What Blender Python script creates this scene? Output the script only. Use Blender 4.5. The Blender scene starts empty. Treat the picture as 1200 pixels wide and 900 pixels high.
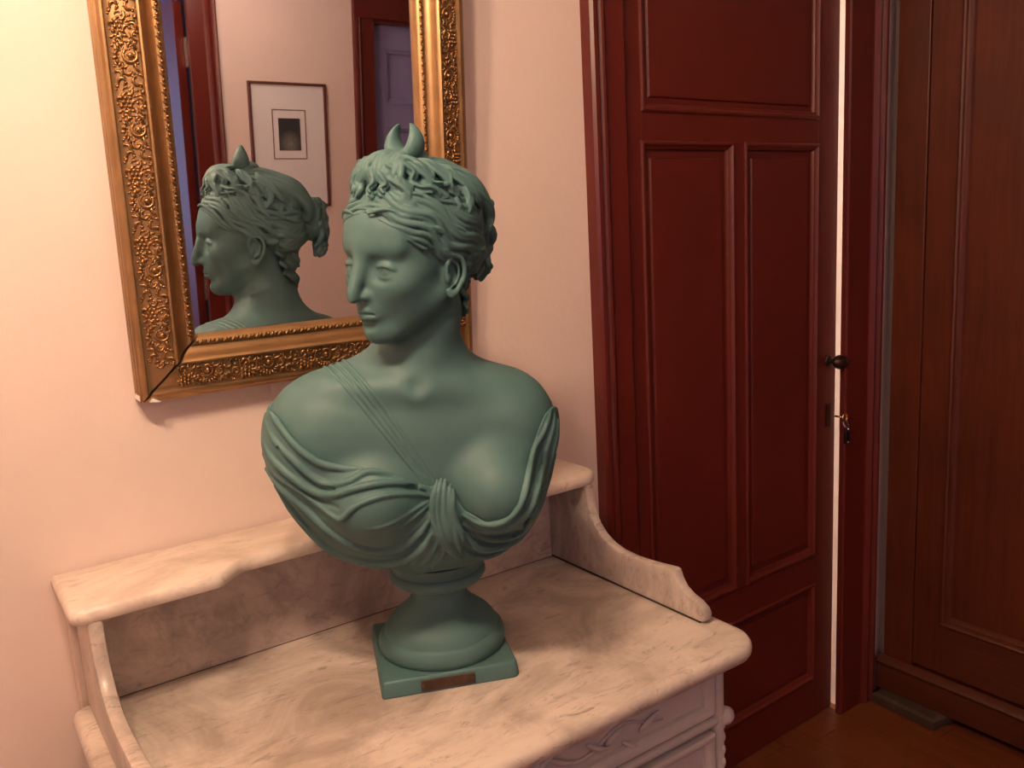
import bpy, bmesh, math, random
import numpy as np
from mathutils import Vector, Matrix
from mathutils.geometry import tessellate_polygon

# ------------------------------------------------------------------ camera, world, lights, exposure
sc = bpy.context.scene
C = sc.collection
R = math.radians
F_PX = 1010.0
YAW, PITCH, ROLL = R(34.55), R(10.4), R(-3.17)
CAM = Vector((0.0, -1.5, 1.57))
fw = Vector((math.sin(YAW)*math.cos(PITCH), math.cos(YAW)*math.cos(PITCH), -math.sin(PITCH)))
r0 = Vector((math.cos(YAW), -math.sin(YAW), 0)); u0 = r0.cross(fw)
rt = r0*math.cos(ROLL) + u0*math.sin(ROLL); up = -r0*math.sin(ROLL) + u0*math.cos(ROLL)
cd = bpy.data.cameras.new('camera'); co = bpy.data.objects.new('camera', cd); C.objects.link(co)
cd.sensor_width = 36; cd.lens = 36*F_PX/1200; cd.clip_start = .02
m = Matrix.Identity(4)
for i in range(3):
    m[i][0], m[i][1], m[i][2], m[i][3] = rt[i], up[i], -fw[i], CAM[i]
co.matrix_world = m
sc.camera = co

w = bpy.data.worlds.new('world'); sc.world = w; w.use_nodes = True
bg = w.node_tree.nodes['Background']
bg.inputs[0].default_value = (.44, .54, 1.0, 1); bg.inputs[1].default_value = 1.6      # dusk-blue daylight outside

def lamp(name, kind, loc, power, color, size=.05, rot=None, size_y=None):
    d = bpy.data.lights.new(name, kind); o = bpy.data.objects.new(name, d); C.objects.link(o)
    d.energy = power; d.color = color; o.location = loc
    if kind == 'POINT': d.shadow_soft_size = size
    if kind == 'AREA':
        d.size = size
        if size_y: d.shape = 'RECTANGLE'; d.size_y = size_y
    if rot: o.rotation_euler = rot
    return o
WARM = (1.0, .70, .46)
lamp('ceiling_lamp_bulb', 'POINT', (-.16, -.80, 2.32), 34, WARM, .05)
lamp('ceiling_lamp_bulb', 'POINT', (.06, -.95, 2.34), 34, WARM, .05)
lamp('back_room_fill', 'AREA', (-1.5, -4.55, 1.5), 34, (.36, .60, 1), 1.7, (0, R(-90), 0))  # added area light standing in for daylight in the back room
lamp('hall_fill', 'POINT', (1.35, -2.7, 2.5), 9, (1, .76, .58), .08)  # unseen fill light, added to brighten the wall reflected in the mirror
lamp('next_room_bulb', 'POINT', (2.08, 1.2, 1.9), 130, (1, .85, .7), .08)
pt = lamp('daylight_portal', 'AREA', (-1.70, -2.6, 1.55), 1, (1, 1, 1), 1.4, (0, R(-90), 0), .9); pt.data.cycles.is_portal = True
sc.view_settings.view_transform = 'Standard'
sc.view_settings.look = 'None'
sc.view_settings.gamma = 1
sc.view_settings.use_curve_mapping = False
sc.view_settings.exposure = 0.0

# ------------------------------------------------------------------ materials
def nodes_of(name):
    mt = bpy.data.materials.new(name); mt.use_nodes = True
    nt = mt.node_tree; b = nt.nodes['Principled BSDF']
    return mt, nt, b
def ramp(nt, stops):
    r = nt.nodes.new('ShaderNodeValToRGB'); e = r.color_ramp.elements
    while len(e) > len(stops): e.remove(e[-1])
    while len(e) < len(stops): e.new(.5)
    for x, (p, c) in zip(e, stops): x.position = p; x.color = (*c, 1)
    return r
def coords(nt, scale=(1,1,1), rot=(0,0,0), kind='Object'):
    tc = nt.nodes.new('ShaderNodeTexCoord'); mp = nt.nodes.new('ShaderNodeMapping')
    mp.inputs['Scale'].default_value = scale; mp.inputs['Rotation'].default_value = rot
    nt.links.new(tc.outputs[kind], mp.inputs['Vector']); return mp
def noise(nt, vec, scale, detail=4, rough=.55, dist=0):
    n = nt.nodes.new('ShaderNodeTexNoise'); n.inputs['Scale'].default_value = scale
    n.inputs['Detail'].default_value = detail; n.inputs['Roughness'].default_value = rough
    n.inputs['Distortion'].default_value = dist
    nt.links.new(vec.outputs[0], n.inputs['Vector']); return n
def bump(nt, b, src, strength, dist):
    bp = nt.nodes.new('ShaderNodeBump'); bp.inputs['Strength'].default_value = strength; bp.inputs['Distance'].default_value = dist
    nt.links.new(src, bp.inputs['Height']); nt.links.new(bp.outputs[0], b.inputs['Normal']); return bp
def plain(name, col, rough=.5, metal=0, var=.12, scale=6, bstr=0, bscale=80, spec=.5, coat=0, stretch=(1,1,1), dist=.001):
    mt, nt, b = nodes_of(name)
    mp = coords(nt, stretch); n = noise(nt, mp, scale)
    lo = tuple(max(0, c*(1-var)) for c in col); hi = tuple(min(1, c*(1+var)) for c in col)
    rp = ramp(nt, [(.3, lo), (.7, hi)])
    nt.links.new(n.outputs['Fac'], rp.inputs[0]); nt.links.new(rp.outputs[0], b.inputs['Base Color'])
    b.inputs['Roughness'].default_value = rough; b.inputs['Metallic'].default_value = metal
    b.inputs['Specular IOR Level'].default_value = spec; b.inputs['Coat Weight'].default_value = coat
    if bstr: bump(nt, b, noise(nt, mp, bscale).outputs['Fac'], bstr, dist)
    return mt
def wood(name, dark, light, axis, rough=.4, scale=3.0):
    mt, nt, b = nodes_of(name)
    s = [14, 14, 14]; s[axis] = 1.0
    mp = coords(nt, tuple(s)); n = noise(nt, mp, scale, 8, .62, 1.2)
    mp2 = coords(nt, (1.3, 1.3, 1.3)); n2 = noise(nt, mp2, 2.5, 3)
    rp = ramp(nt, [(.25, dark), (.5, tuple((a+c)/2 for a, c in zip(dark, light))), (.75, light)])
    mx = nt.nodes.new('ShaderNodeMix'); mx.inputs['Factor'].default_value = .45
    nt.links.new(n.outputs['Fac'], mx.inputs[2]); nt.links.new(n2.outputs['Fac'], mx.inputs[3])
    nt.links.new(mx.outputs[0], rp.inputs[0]); nt.links.new(rp.outputs[0], b.inputs['Base Color'])
    b.inputs['Roughness'].default_value = rough
    bump(nt, b, n.outputs['Fac'], .15, .0006)
    return mt
def marble(name, base, vein, seed=0.0, rough=.33, web=0.0, streak=.6):
    mt, nt, b = nodes_of(name)
    mp = coords(nt, (1, 1, 1), (.3, .2, .5)); mp.inputs['Location'].default_value = (seed, seed*.7, seed*.3)
    big = noise(nt, mp, 4.0, 7, .62, 1.2)
    mp2 = coords(nt, (2.2, 8.0, 5.0), (.1, .2, .30)); mp2.inputs['Location'].default_value = (seed, seed, 0)
    st = noise(nt, mp2, 2.6, 10, .72, 1.4)
    fine = noise(nt, mp2, 8.5, 9, .78, .9)
    r1 = ramp(nt, [(.36, (.35,)*3), (.56, (1,)*3)]); nt.links.new(big.outputs['Fac'], r1.inputs[0])
    r2 = ramp(nt, [(.30, (.35,)*3), (.44, (.88,)*3), (.56, (1,)*3)]); nt.links.new(st.outputs['Fac'], r2.inputs[0])
    r3 = ramp(nt, [(.33, (.0,)*3), (.45, (1,)*3)]); nt.links.new(fine.outputs['Fac'], r3.inputs[0])
    vo = noise(nt, mp, 7.0, 10, .6, .5)
    ab = nt.nodes.new('ShaderNodeMath'); ab.operation = 'SUBTRACT'; ab.inputs[1].default_value = .5; nt.links.new(vo.outputs['Fac'], ab.inputs[0])
    aa = nt.nodes.new('ShaderNodeMath'); aa.operation = 'ABSOLUTE'; nt.links.new(ab.outputs[0], aa.inputs[0])
    r4 = ramp(nt, [(.0, (.30,)*3), (.03, (1,)*3)]); nt.links.new(aa.outputs[0], r4.inputs[0])
    cur = r1
    for r_, f_ in ((r2, streak), (r3, .8), (r4, web)):
        mm = nt.nodes.new('ShaderNodeMix'); mm.data_type = 'RGBA'; mm.blend_type = 'MULTIPLY'; mm.inputs['Factor'].default_value = f_
        nt.links.new(cur.outputs[2] if cur.bl_idname == 'ShaderNodeMix' else cur.outputs[0], mm.inputs[6]); nt.links.new(r_.outputs[0], mm.inputs[7]); cur = mm
    fin = nt.nodes.new('ShaderNodeMix'); fin.data_type = 'RGBA'
    fin.inputs[6].default_value = (*vein, 1); fin.inputs[7].default_value = (*base, 1)
    bw = nt.nodes.new('ShaderNodeRGBToBW'); nt.links.new(cur.outputs[2], bw.inputs[0]); nt.links.new(bw.outputs[0], fin.inputs['Factor'])
    nt.links.new(fin.outputs[2], b.inputs['Base Color'])
    b.inputs['Roughness'].default_value = rough
    return mt
M = {}
M['wall'] = plain('wall_paint', (.82, .66, .60), .75, var=.02, bstr=.5, bscale=55, spec=.25, dist=.002)
M['ceil'] = plain('ceiling_paint', (.8, .76, .72), .8, var=.02)
M['red'] = plain('red_gloss_paint', (.125, .016, .010), .38, var=.10, scale=3, bstr=.12, bscale=30)
M['red_casing'] = plain('red_casing_paint', (.118, .014, .009), .34, var=.10, scale=3, bstr=.1, bscale=40)
M['white_jamb'] = plain('white_jamb_paint', (.85, .8, .76), .5, var=.03)
M['wardrobe'] = wood('wardrobe_walnut', (.045, .009, .004), (.155, .032, .012), 2, .42)
M['wardrobe_h'] = wood('wardrobe_walnut_rail', (.04, .009, .004), (.13, .030, .012), 1, .42)
M['plank'] = wood('floor_oak', (.10, .022, .007), (.22, .06, .018), 1, .38)
M['foot'] = plain('wedge_wood', (.06, .035, .022), .6, var=.3, scale=20)
M['grey'] = plain('grey_wall', (.30, .26, .23), .8, var=.05)
M['marble_top'] = marble('marble_top', (.70, .59, .52), (.22, .165, .135), 0)
M['marble_splash'] = marble('marble_splash', (.64, .53, .47), (.19, .15, .13), 3.1)
M['marble_back'] = marble('marble_back', (.66, .54, .48), (.26, .20, .17), 7.7, web=.45, streak=.5)
M['marble_shelf'] = marble('marble_shelf', (.76, .64, .56), (.44, .34, .28), 5.2, streak=.6)
M['painted'] = plain('chalk_painted_wood', (.56, .50, .49), .55, var=.05, bstr=.15, bscale=25)
M['backing'] = plain('backing_wood', (.74, .60, .52), .7, var=.04)
M['gold'] = plain('old_gilding', (.30, .165, .070), .34, metal=.88, var=.30, scale=25, bstr=.25, bscale=160, dist=.0006)
M['gold_smooth'] = plain('burnished_gilding', (.37, .215, .10), .38, metal=.82, var=.15, scale=18, bstr=.1, bscale=200, dist=.0004)
M['joint'] = plain('dark_joint', (.05, .035, .03), .8)  # dark brown strip in the thin gap under the marble splashes
M['plaster'] = plain('bare_plaster', (.85, .78, .7), .8, var=.05)
M['dark'] = plain('dark_gap', (.02, .012, .01), .8)
mt, nt, b = nodes_of('mirror_silver'); b.inputs['Metallic'].default_value = 1; b.inputs['Roughness'].default_value = .012
b.inputs['Base Color'].default_value = (.88, .86, .90, 1); M['mirror'] = mt
M['bronze'] = plain('dark_bronze', (.09, .055, .04), .28, metal=.8, var=.2, scale=30)
M['brass'] = plain('brass', (.80, .52, .20), .25, metal=1, var=.1)
M['black'] = plain('black_plastic', (.008, .008, .009), .25)
M['steel'] = plain('bright_steel', (.75, .7, .66), .25, metal=.9)
M['print_mat'] = plain('mat_board', (.80, .76, .78), .85, var=.01)
M['mahogany'] = plain('mahogany_frame', (.12, .035, .025), .35, var=.15, scale=20)
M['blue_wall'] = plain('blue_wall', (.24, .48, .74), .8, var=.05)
M['blue_glare_door'] = plain('blue_glare_door', (.28, .26, .50), .4, var=.06)  # glare of blue light on the door, put into its base colour

# ------------------------------------------------------------------ mesh helpers
class MB:
    def __init__(s): s.v = []; s.f = []
    def add(s, v, f):
        o = len(s.v); s.v += [tuple(p) for p in v]; s.f += [tuple(i+o for i in q) for q in f]; return s
    def box(s, x0, x1, y0, y1, z0, z1, bev=0.0):
        if bev <= 0:
            v = [(x, y, z) for z in (z0, z1) for y in (y0, y1) for x in (x0, x1)]
            return s.add(v, [(0,2,3,1), (4,5,7,6), (0,1,5,4), (2,6,7,3), (0,4,6,2), (1,3,7,5)])
        bm = bmesh.new(); bmesh.ops.create_cube(bm, size=1)
        for q in bm.verts: q.co = Vector(((x0+x1)/2+q.co.x*(x1-x0), (y0+y1)/2+q.co.y*(y1-y0), (z0+z1)/2+q.co.z*(z1-z0)))
        bmesh.ops.bevel(bm, geom=bm.edges[:], offset=bev, segments=2, affect='EDGES', profile=.6)
        bm.verts.index_update(); s.add([q.co for q in bm.verts], [[q.index for q in f.verts] for f in bm.faces]); bm.free(); return s
    def loft(s, rings, cap=True, closed=True):
        n = len(rings[0]); o = len(s.v)
        for r_ in rings: s.v += [tuple(p) for p in r_]
        for i in range(len(rings)-1):
            for j in range(n if closed else n-1):
                k = (j+1) % n; s.f.append((o+i*n+j, o+i*n+k, o+(i+1)*n+k, o+(i+1)*n+j))
        if cap:
            s.f.append(tuple(o+j for j in reversed(range(n)))); e = o+(len(rings)-1)*n
            s.f.append(tuple(e+j for j in range(n)))
        return s
    def tube(s, pts, rad, seg=8, cap=True):
        pts = [Vector(p) for p in pts]; rad = rad if hasattr(rad, '__len__') else [rad]*len(pts)
        rings = []; prev = None
        for i, p in enumerate(pts):
            t = (pts[min(i+1, len(pts)-1)] - pts[max(i-1, 0)]).normalized()
            if prev is None:
                a = Vector((0, 0, 1)) if abs(t.z) < .9 else Vector((1, 0, 0)); prev = (a - t*a.dot(t)).normalized()
            else: prev = (prev - t*prev.dot(t)).normalized()
            q = t.cross(prev)
            rings.append([p + (prev*math.cos(2*math.pi*k/seg) + q*math.sin(2*math.pi*k/seg))*rad[i] for k in range(seg)])
        return s.loft(rings, cap)
    def ball(s, c, r, seg=10, rings=6, mat=None):
        c = Vector(c); r = r if hasattr(r, '__len__') else (r, r, r); L = []
        for i in range(rings+1):
            a = math.pi*(.02+.96*i/rings)
            row = [Vector((r[0]*math.sin(a)*math.cos(2*math.pi*k/seg), r[1]*math.sin(a)*math.sin(2*math.pi*k/seg), -r[2]*math.cos(a))) for k in range(seg)]
            L.append([c + (mat @ q if mat else q) for q in row])
        return s.loft(L)
    def lathe(s, prof, seg=64, c=(0, 0, 0)):
        return s.loft([[(c[0]+r*math.cos(2*math.pi*k/seg), c[1]+r*math.sin(2*math.pi*k/seg), c[2]+z) for k in range(seg)] for r, z in prof])
    def build(s, name, mat, parent=None, smooth=False, fix=True):
        me = bpy.data.meshes.new(name); me.from_pydata(s.v, [], s.f)
        if fix:
            bm = bmesh.new(); bm.from_mesh(me); bmesh.ops.recalc_face_normals(bm, faces=bm.faces); bm.to_mesh(me); bm.free()
        return link(name, me, mat, parent, smooth)
def link(name, me, mat, parent=None, smooth=False):
    o = bpy.data.objects.new(name, me); C.objects.link(o)
    me.materials.clear(); me.materials.append(M[mat] if isinstance(mat, str) else mat)
    if parent: o.parent = parent
    if smooth == 'auto':
        for p in me.polygons: p.use_smooth = True
        try: me.set_sharp_from_angle(angle=R(40))
        except Exception: pass
    elif smooth:
        me.polygons.foreach_set('use_smooth', [True]*len(me.polygons))
    return o
def empty(name, loc=(0, 0, 0), rot=(0, 0, 0), parent=None):
    o = bpy.data.objects.new(name, None); C.objects.link(o); o.location = loc; o.rotation_euler = rot; o.empty_display_size = .05
    if parent: o.parent = parent
    return o
def tag(o, label, cat, group=None):
    o['label'] = label; o['category'] = cat
    if group: o['group'] = group
    return o
def struct(o, label=None, cat=None):
    o['kind'] = 'structure'
    if label: o['label'] = label
    if cat: o['category'] = cat
    return o
def copy(o, parent, loc=None, rot=None):
    c = o.copy(); C.objects.link(c); c.parent = parent
    if loc is not None: c.location = loc
    if rot is not None: c.rotation_euler = rot
    return c
def offset_poly(P, d):
    P = [p for i, p in enumerate(P) if (p[0]-P[i-1][0])**2+(p[1]-P[i-1][1])**2 > 1e-12]
    n = len(P); out = []
    for i in range(n):
        a, b_, c = (Vector((*P[i-1], 0)), Vector((*P[i], 0)), Vector((*P[(i+1) % n], 0)))
        e1 = (b_-a).normalized(); e2 = (c-b_).normalized()
        n1 = Vector((-e1.y, e1.x, 0)); n2 = Vector((-e2.y, e2.x, 0)); nn = (n1+n2)
        nn = nn/max(.35, nn.length_squared/2) if nn.length > 1e-6 else n1
        out.append((b_.x+nn.x*d, b_.y+nn.y*d))
    return out
def slab(mb, outline, prof, fmap, keep=lambda o, p, ins: p):
    """outline: CCW 2D polygon; prof: list of (inset, height); fmap maps (a, b, h) to xyz"""
    L = [[keep(o, p, ins) for o, p in zip(offset_poly(outline, 0), offset_poly(outline, ins))] for ins, h in prof]
    base = len(mb.v); n = len(L[0])
    mb.loft([[fmap(*p, h) for p in ring] for ring, (ins, h) in zip(L, prof)], cap=False)
    for ring, st in ((L[0], base), (L[-1], base+n*(len(prof)-1))):
        for t in tessellate_polygon([[Vector((p[0], p[1], 0)) for p in ring]]): mb.f.append(tuple(st+i for i in t))
    return mb
def rect_sweep(mb, x0, x1, z0, z1, prof, ymap=lambda y: y):
    """mitred moulding round a rectangle: prof = [(inset, y)] from outside to inside"""
    rings = [[(x0+i, ymap(y), z0+i), (x1-i, ymap(y), z0+i), (x1-i, ymap(y), z1-i), (x0+i, ymap(y), z1-i)] for i, y in prof]
    return mb.loft(rings, cap=False)
def strip(mb, prof, z0, z1):
    """vertical extrusion of a closed (x, y) profile"""
    return mb.loft([[(x, y, z) for x, y in prof] for z in (z0, z1)])

# ------------------------------------------------------------------ the room
X0, X1, Y1, H = -1.6, 3.05, -3.3, 2.75
DX0, DX1, DH = 1.36, 2.245, 2.28          # door opening in the back wall
mb = MB(); mb.box(X0-.12, DX0, 0, .14, 0, H); mb.box(DX0, DX1, 0, .14, DH, H); mb.box(DX1, X1+.12, 0, .14, 0, H)
struct(mb.build('wall_back', 'wall'))
WY0, WY1, WZ0, WZ1 = -3.05, -2.15, .85, 2.25
mb = MB()
for a, b_, c_, d_ in ((Y1, WY0, 0, H), (WY0, WY1, 0, WZ0), (WY0, WY1, WZ1, H), (WY1, 0, 0, H)): mb.box(X0-.12, X0, a, b_, c_, d_)
struct(mb.build('wall_left', 'wall'))
wn = struct(empty('window_1', (X0-.08, (WY0+WY1)/2, WZ0)))
hwid = (WY1-WY0)/2; wh = WZ1-WZ0
for a, b_, c_, d_ in ((-hwid, -hwid+.05, 0, wh), (hwid-.05, hwid, 0, wh), (-hwid+.05, hwid-.05, 0, .06), (-hwid+.05, hwid-.05, wh-.05, wh), (-.035, .035, .06, wh-.05)):
    MB().box(-.03, .03, a, b_, c_, d_, .003).build('window_frame', 'white_jamb', wn)
struct(MB().box(X1, X1+.12, Y1, 0, 0, H).build('wall_right', 'grey'))
struct(MB().box(X0-.12, X1+.12, -5.8, 2.1, H, H+.1).build('ceiling', 'ceil'))
fl = struct(MB().box(X0-.12, X1+.12, -5.8, 2.1, -.08, -.004).build('floor', 'plank'))
random.seed(4)
pm = {}
x = 1.02; pw = .092
while x < 2.62:
    y = -1.5 - random.random()*.6
    while y < .12:
        L = random.choice((.6, .8, 1.0)); y1 = min(y+L, .14)
        if y1 > -1.3 and y1-y > .05:
            o = MB().box(x+.0006, x+pw-.0006, y+.0006, y1-.0006, -.03, random.uniform(-.0008, .0006), .0012).build('plank', 'plank', fl)
        y += L
    x += pw
# wall behind the camera with two doorways, and the daylit blue room beyond it
O1 = (.42, 1.334); O2 = (2.368, 2.98)
mb = MB()
for a, b_, z0, z1 in ((X0-.12, O1[0], 0, H), (O1[0], O1[1], 2.5, H), (O1[1], O2[0], 0, H), (O2[0], O2[1], 2.4, H), (O2[1], X1+.12, 0, H)): mb.box(a, b_, Y1-.12, Y1, z0, z1)
struct(mb.build('wall_front', 'wall'))
mb = MB(); mb.box(X0-.12, X1+.12, -5.8, -5.7, 0, H)
struct(mb.build('wall_far', 'blue_wall'))
struct(MB().box(X1, X1+.12, -5.7, Y1-.12, 0, H).build('wall_far_right', 'blue_wall'))
# room behind the red door
mb = MB(); mb.box(X0, X1, 2.0, 2.1, 0, H); mb.box(X1, X1+.12, .14, 2.0, 0, H); mb.box(.6, .7, .14, 2.0, 0, H)
struct(mb.build('wall_beyond', 'wall'))

# ------------------------------------------------------------------ red door, its casing and jambs
def casing_prof(xo, xi, s):
    # xo outer edge, xi inner edge ; stepped moulding (x, y)
    w = abs(xi-xo); d = 1 if xi > xo else -1
    P = [(0, .0), (0, -.030), (.006, -.036), (.016, -.036), (.020, -.031), (.026, -.026), (.032, -.031), (.038, -.032), (.044, -.026), (.050, -.020), (.056, -.018), (w-.006, -.018), (w, -.014), (w, .0)]
    return [(xo+d*a, b_) for a, b_ in P]
struct(strip(MB(), casing_prof(1.262, 1.374, 1), 0, DH+.1).build('trim_1', 'red_casing', smooth=False), 'moulded dark red door casing on the left of the panelled door', 'door casing')
struct(strip(MB(), casing_prof(2.362, 2.203, -1), 0, DH+.1).build('trim_2', 'red_casing'), 'moulded dark red door casing between the door gap and the wardrobe', 'door casing')
struct(MB().box(DX1-.0005, DX1+.02, .0, .15, 0, DH).build('trim_3', 'white_jamb'), 'bright white jamb seen through the narrow gap beside the door', 'door jamb')
struct(MB().box(DX0, DX0+.014, -.012, .14, 0, DH).build('trim_4', 'red_casing'), 'red hinge jamb of the panelled door', 'door jamb')
LX0, LX1 = 1.378, 2.206
HINGE = (LX0, .004, 0); ANG = R(1.7)
door = struct(empty('door_1', HINGE, (0, 0, ANG)), 'dark red panelled door standing slightly ajar', 'door')
def lx(x): return x - LX0
T = .026; ZT = 2.262; ZB = .006
pan = {'t': (1.437, 2.128, 1.812, 2.2), 'l': (1.432, 1.763, .545, 1.746), 'r': (1.805, 2.128, .545, 1.746), 'b': (1.437, 2.128, .135, .452)}
def bxd(name, x0, x1, z0, z1): return MB().box(lx(x0), lx(x1), 0, T, z0, z1, .001).build(name, 'red', door)
WL = LX1 + .0155
bxd('stile', LX0, 1.437, ZB, ZT); bxd('stile', 2.128, WL, ZB, ZT)
bxd('rail', 1.437, 2.128, ZB, .135); bxd('rail', 1.437, 2.128, .452, .545); bxd('rail', 1.437, 2.128, 1.746, 1.812); bxd('rail', 1.437, 2.128, 2.2, ZT)
bxd('mullion', 1.763, 1.805, .545, 1.746)
for k, (a, b_, c, d) in pan.items():
    mbp = MB().box(lx(a), lx(b_), .012, .020, c, d)
    ri = .040 if k in 'lr' else .036
    pr = [(.016, .012), (ri-.003, .0115), (ri, .0065), (ri+.003, .006)]
    rect_sweep(mbp, lx(a), lx(b_), c, d, pr)
    i = ri+.003
    mbp.add([(lx(a)+i, .006, c+i), (lx(b_)-i, .006, c+i), (lx(b_)-i, .006, d-i), (lx(a)+i, .006, d-i)], [(0, 1, 2, 3)])
    po = mbp.build('panel', 'red', door)
    mo = MB(); rect_sweep(mo, lx(a), lx(b_), c, d, [(-.001, .001), (-.001, -.003), (.003, -.006), (.007, -.006), (.010, -.002), (.013, .001), (.017, .003), (.019, .008), (.020, .0125)])
    mo.build('panel_moulding', 'red', po)
# egg-shaped dark handle on a spindle with a rose
hx, hz = lx(2.186), 1.128
h = empty('door_handle', (hx, 0, hz), (0, 0, 0), door)
hh = MB().lathe([(.0, 0), (.017, 0), (.018, .002), (.016, .005), (.009, .007), (.0075, .012), (.007, .03), (.0085, .034)], 20)
o = hh.build('handle_rose', 'bronze', h, 'auto'); o.rotation_euler = (R(90), 0, 0)
kn = MB()
rings = []
for i in range(13):
    t = i/12; xx = -.032 + .066*t; rr = .0205*math.sqrt(max(.0004, 1-((t-.5)/.505)**2))*(1.08-.25*abs(t-.4))
    rings.append([(xx, -.040+rr*.9*math.cos(2*math.pi*k/16), rr*math.sin(2*math.pi*k/16)+.006*(.5-t)) for k in range(16)])
kn.loft(rings); kn.build('handle_grip', 'bronze', h, True)
es = MB().box(lx(2.186)-.011, lx(2.186)+.011, -.0035, 0, .93, 1.0, .0015).build('escutcheon', 'bronze', door)
# brass key with black tag hanging from the lock
key = tag(empty('key', (2.187, .004, .965)), 'brass key in the door lock with a black tag hanging below', 'key')
MB().tube([(0, .0, 0), (0, -.026, 0)], .0032, 8).build('key_shaft', 'brass', key, True)
MB().tube([(.011*math.cos(a), -.032, .011*math.sin(a)) for a in [2*math.pi*i/16 for i in range(17)]], .0032, 8).build('key_bow', 'brass', key, True)
MB().tube([(.010*math.cos(a)+.004, -.033+.006*math.sin(a), -.019+.011*math.sin(a)) for a in [2*math.pi*i/16 for i in range(17)]], .0012, 6).build('key_ring', 'steel', key, True)
tg = MB().box(-.004, .014, -.040, -.032, -.078, -.030, .003).build('key_tag', 'black', key, True)
MB().ball((.005, -.041, -.034), .0035).build('rivet', 'steel', tg, True); MB().ball((.005, -.041, -.073), .0035).build('rivet', 'steel', tg, True)

# ------------------------------------------------------------------ wardrobe on the right wall (front faces -x)
WX = 2.405; wd = tag(empty('wardrobe', (WX, -.035, 0)), 'tall dark walnut wardrobe with panelled doors beside the red door', 'wardrobe')
WLn = 1.55
MB().box(.02, .60, -WLn, 0, .13, 2.3).build('carcass', 'wardrobe', wd)
MB().box(0, .022, -.094, 0, .145, 2.3, .003).build('corner_stile', 'wardrobe', wd)
MB().box(0, .022, -WLn, -WLn+.094, .145, 2.3, .003).build('corner_stile', 'wardrobe', wd)
bs = MB().box(-.02, .6, -WLn-.01, .012, .035, .118, .004)
bs.loft([[(-.02+dx, y, z) for dx, z in ((0, .118), (-.004, .122), (-.006, .130), (0, .139), (.02, .146), (.04, .118))] for y in (-WLn-.01, .012)])
bs.build('base_moulding', 'wardrobe_h', wd, 'auto')
for k in range(2):
    y1 = -.097 - k*.685; y0 = y1 - .675
    dr = empty('wardrobe_door', (0, 0, 0), (0, 0, 0), wd)
    MB().box(.002, .022, y1-.088, y1, .155, 2.28, .002).build('stile', 'wardrobe', dr)
    MB().box(.002, .022, y0, y0+.088, .155, 2.28, .002).build('stile', 'wardrobe', dr)
    MB().box(.002, .022, y0+.088, y1-.088, .155, .315, .001).build('rail', 'wardrobe_h', dr)
    MB().box(.002, .022, y0+.088, y1-.088, 2.12, 2.28, .001).build('rail', 'wardrobe_h', dr)
    p = MB(); p.box(.018, .024, y0+.08, y1-.08, .3, 2.13); p.build('panel', 'wardrobe', dr)
    q = MB(); rings = [[(x_, y0+.088+i, .315+i), (x_, y1-.088-i, .315+i), (x_, y1-.088-i, 2.12-i), (x_, y0+.088+i, 2.12-i)] for i, x_ in ((-.004, .003), (-.003, -.004), (.003, -.007), (.008, -.004), (.010, .002), (.016, .003), (.022, .010), (.026, .018))]
    q.loft(rings, cap=False).build('panel_moulding', 'wardrobe', dr)
ft = MB(); slab(ft, [(-.07, -.21), (.10, -.24), (.12, .0), (-.06, .0)], [(.006, 0), (0, .004), (0, .028), (.008, .036)], lambda a, b_, hgt: (a, b_, hgt)).build('foot', 'foot', wd, 'auto')
MB().box(.0, .12, -WLn, -WLn+.14, 0, .036, .006).build('foot', 'foot', wd)

# ------------------------------------------------------------------ marble washstand
TZ = .855; TX0, TX1, TY0, TY1 = .113, 1.117, -.606, -.055
ws = tag(empty('washstand', (.615, -.05, 0)), 'washstand with veined marble top, splashback and shelf on a pale carved cabinet', 'washstand')
ox, oy = .615, -.05
def arc(cx, cy, r, a0, a1, n): return [(cx+r*math.cos(R(a0+(a1-a0)*i/n)), cy+r*math.sin(R(a0+(a1-a0)*i/n))) for i in range(n+1)]
def rounded(x0, x1, y0, y1, rf, rb, n=10):
    return arc(x0+rf, y0+rf, rf, 180, 270, n) + arc(x1-rf, y0+rf, rf, 270, 360, n) + arc(x1-rb, y1-rb, rb, 0, 90, 4) + arc(x0+rb, y1-rb, rb, 90, 180, 4)
ol = rounded(TX0-ox, TX1-ox, TY0-oy, TY1-oy, .062, .0125)
prof = [(.012, -.032), (.004, -.030), (.001, -.025), (0, -.018), (.001, -.011), (.005, -.005), (.012, -.0022), (.020, -.0016), (.052, -.0010), (.0555, -.0002), (.058, 0)]
slab(MB(), ol, prof, lambda a, b_, hgt: (a, b_, TZ+hgt), lambda o, p, ins: p if o[1] < TY1-oy-.03 else (o[0]-math.copysign(ins, o[0]), o[1])).build('marble_top', 'marble_top', ws, 'auto')
# side splashes, same outline mirrored left and right
spl = [(-.052, .0), (-.500, .0), (-.508, .006), (-.509, .016), (-.503, .026), (-.490, .034), (-.468, .041), (-.452, .050), (-.442, .063), (-.436, .078), (-.428, .080), (-.40, .077), (-.36, .073), (-.32, .071), (-.285, .073), (-.255, .080), (-.232, .092), (-.214, .109), (-.202, .130), (-.195, .155), (-.192, .185), (-.052, .185)]
spl = [(a-oy, b_) for a, b_ in spl]
def side(x0, name):
    e = .006; t = .022
    pr = [(e, 0), (.0017, .0017), (0, e), (0, t-e), (.0017, t-.0017), (e, t)]
    mb = MB(); slab(mb, [(-a, b_) for a, b_ in spl], pr, lambda a, b_, hgt: (x0-ox+hgt, -a, TZ+.0018+b_)); MB().box(x0-ox+.002, x0-ox+t-.002, -.495-oy, -.05-oy, TZ-.001, TZ+.004).build('joint', 'joint', ws); return mb.build(name, 'marble_splash', ws, 'auto')
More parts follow.
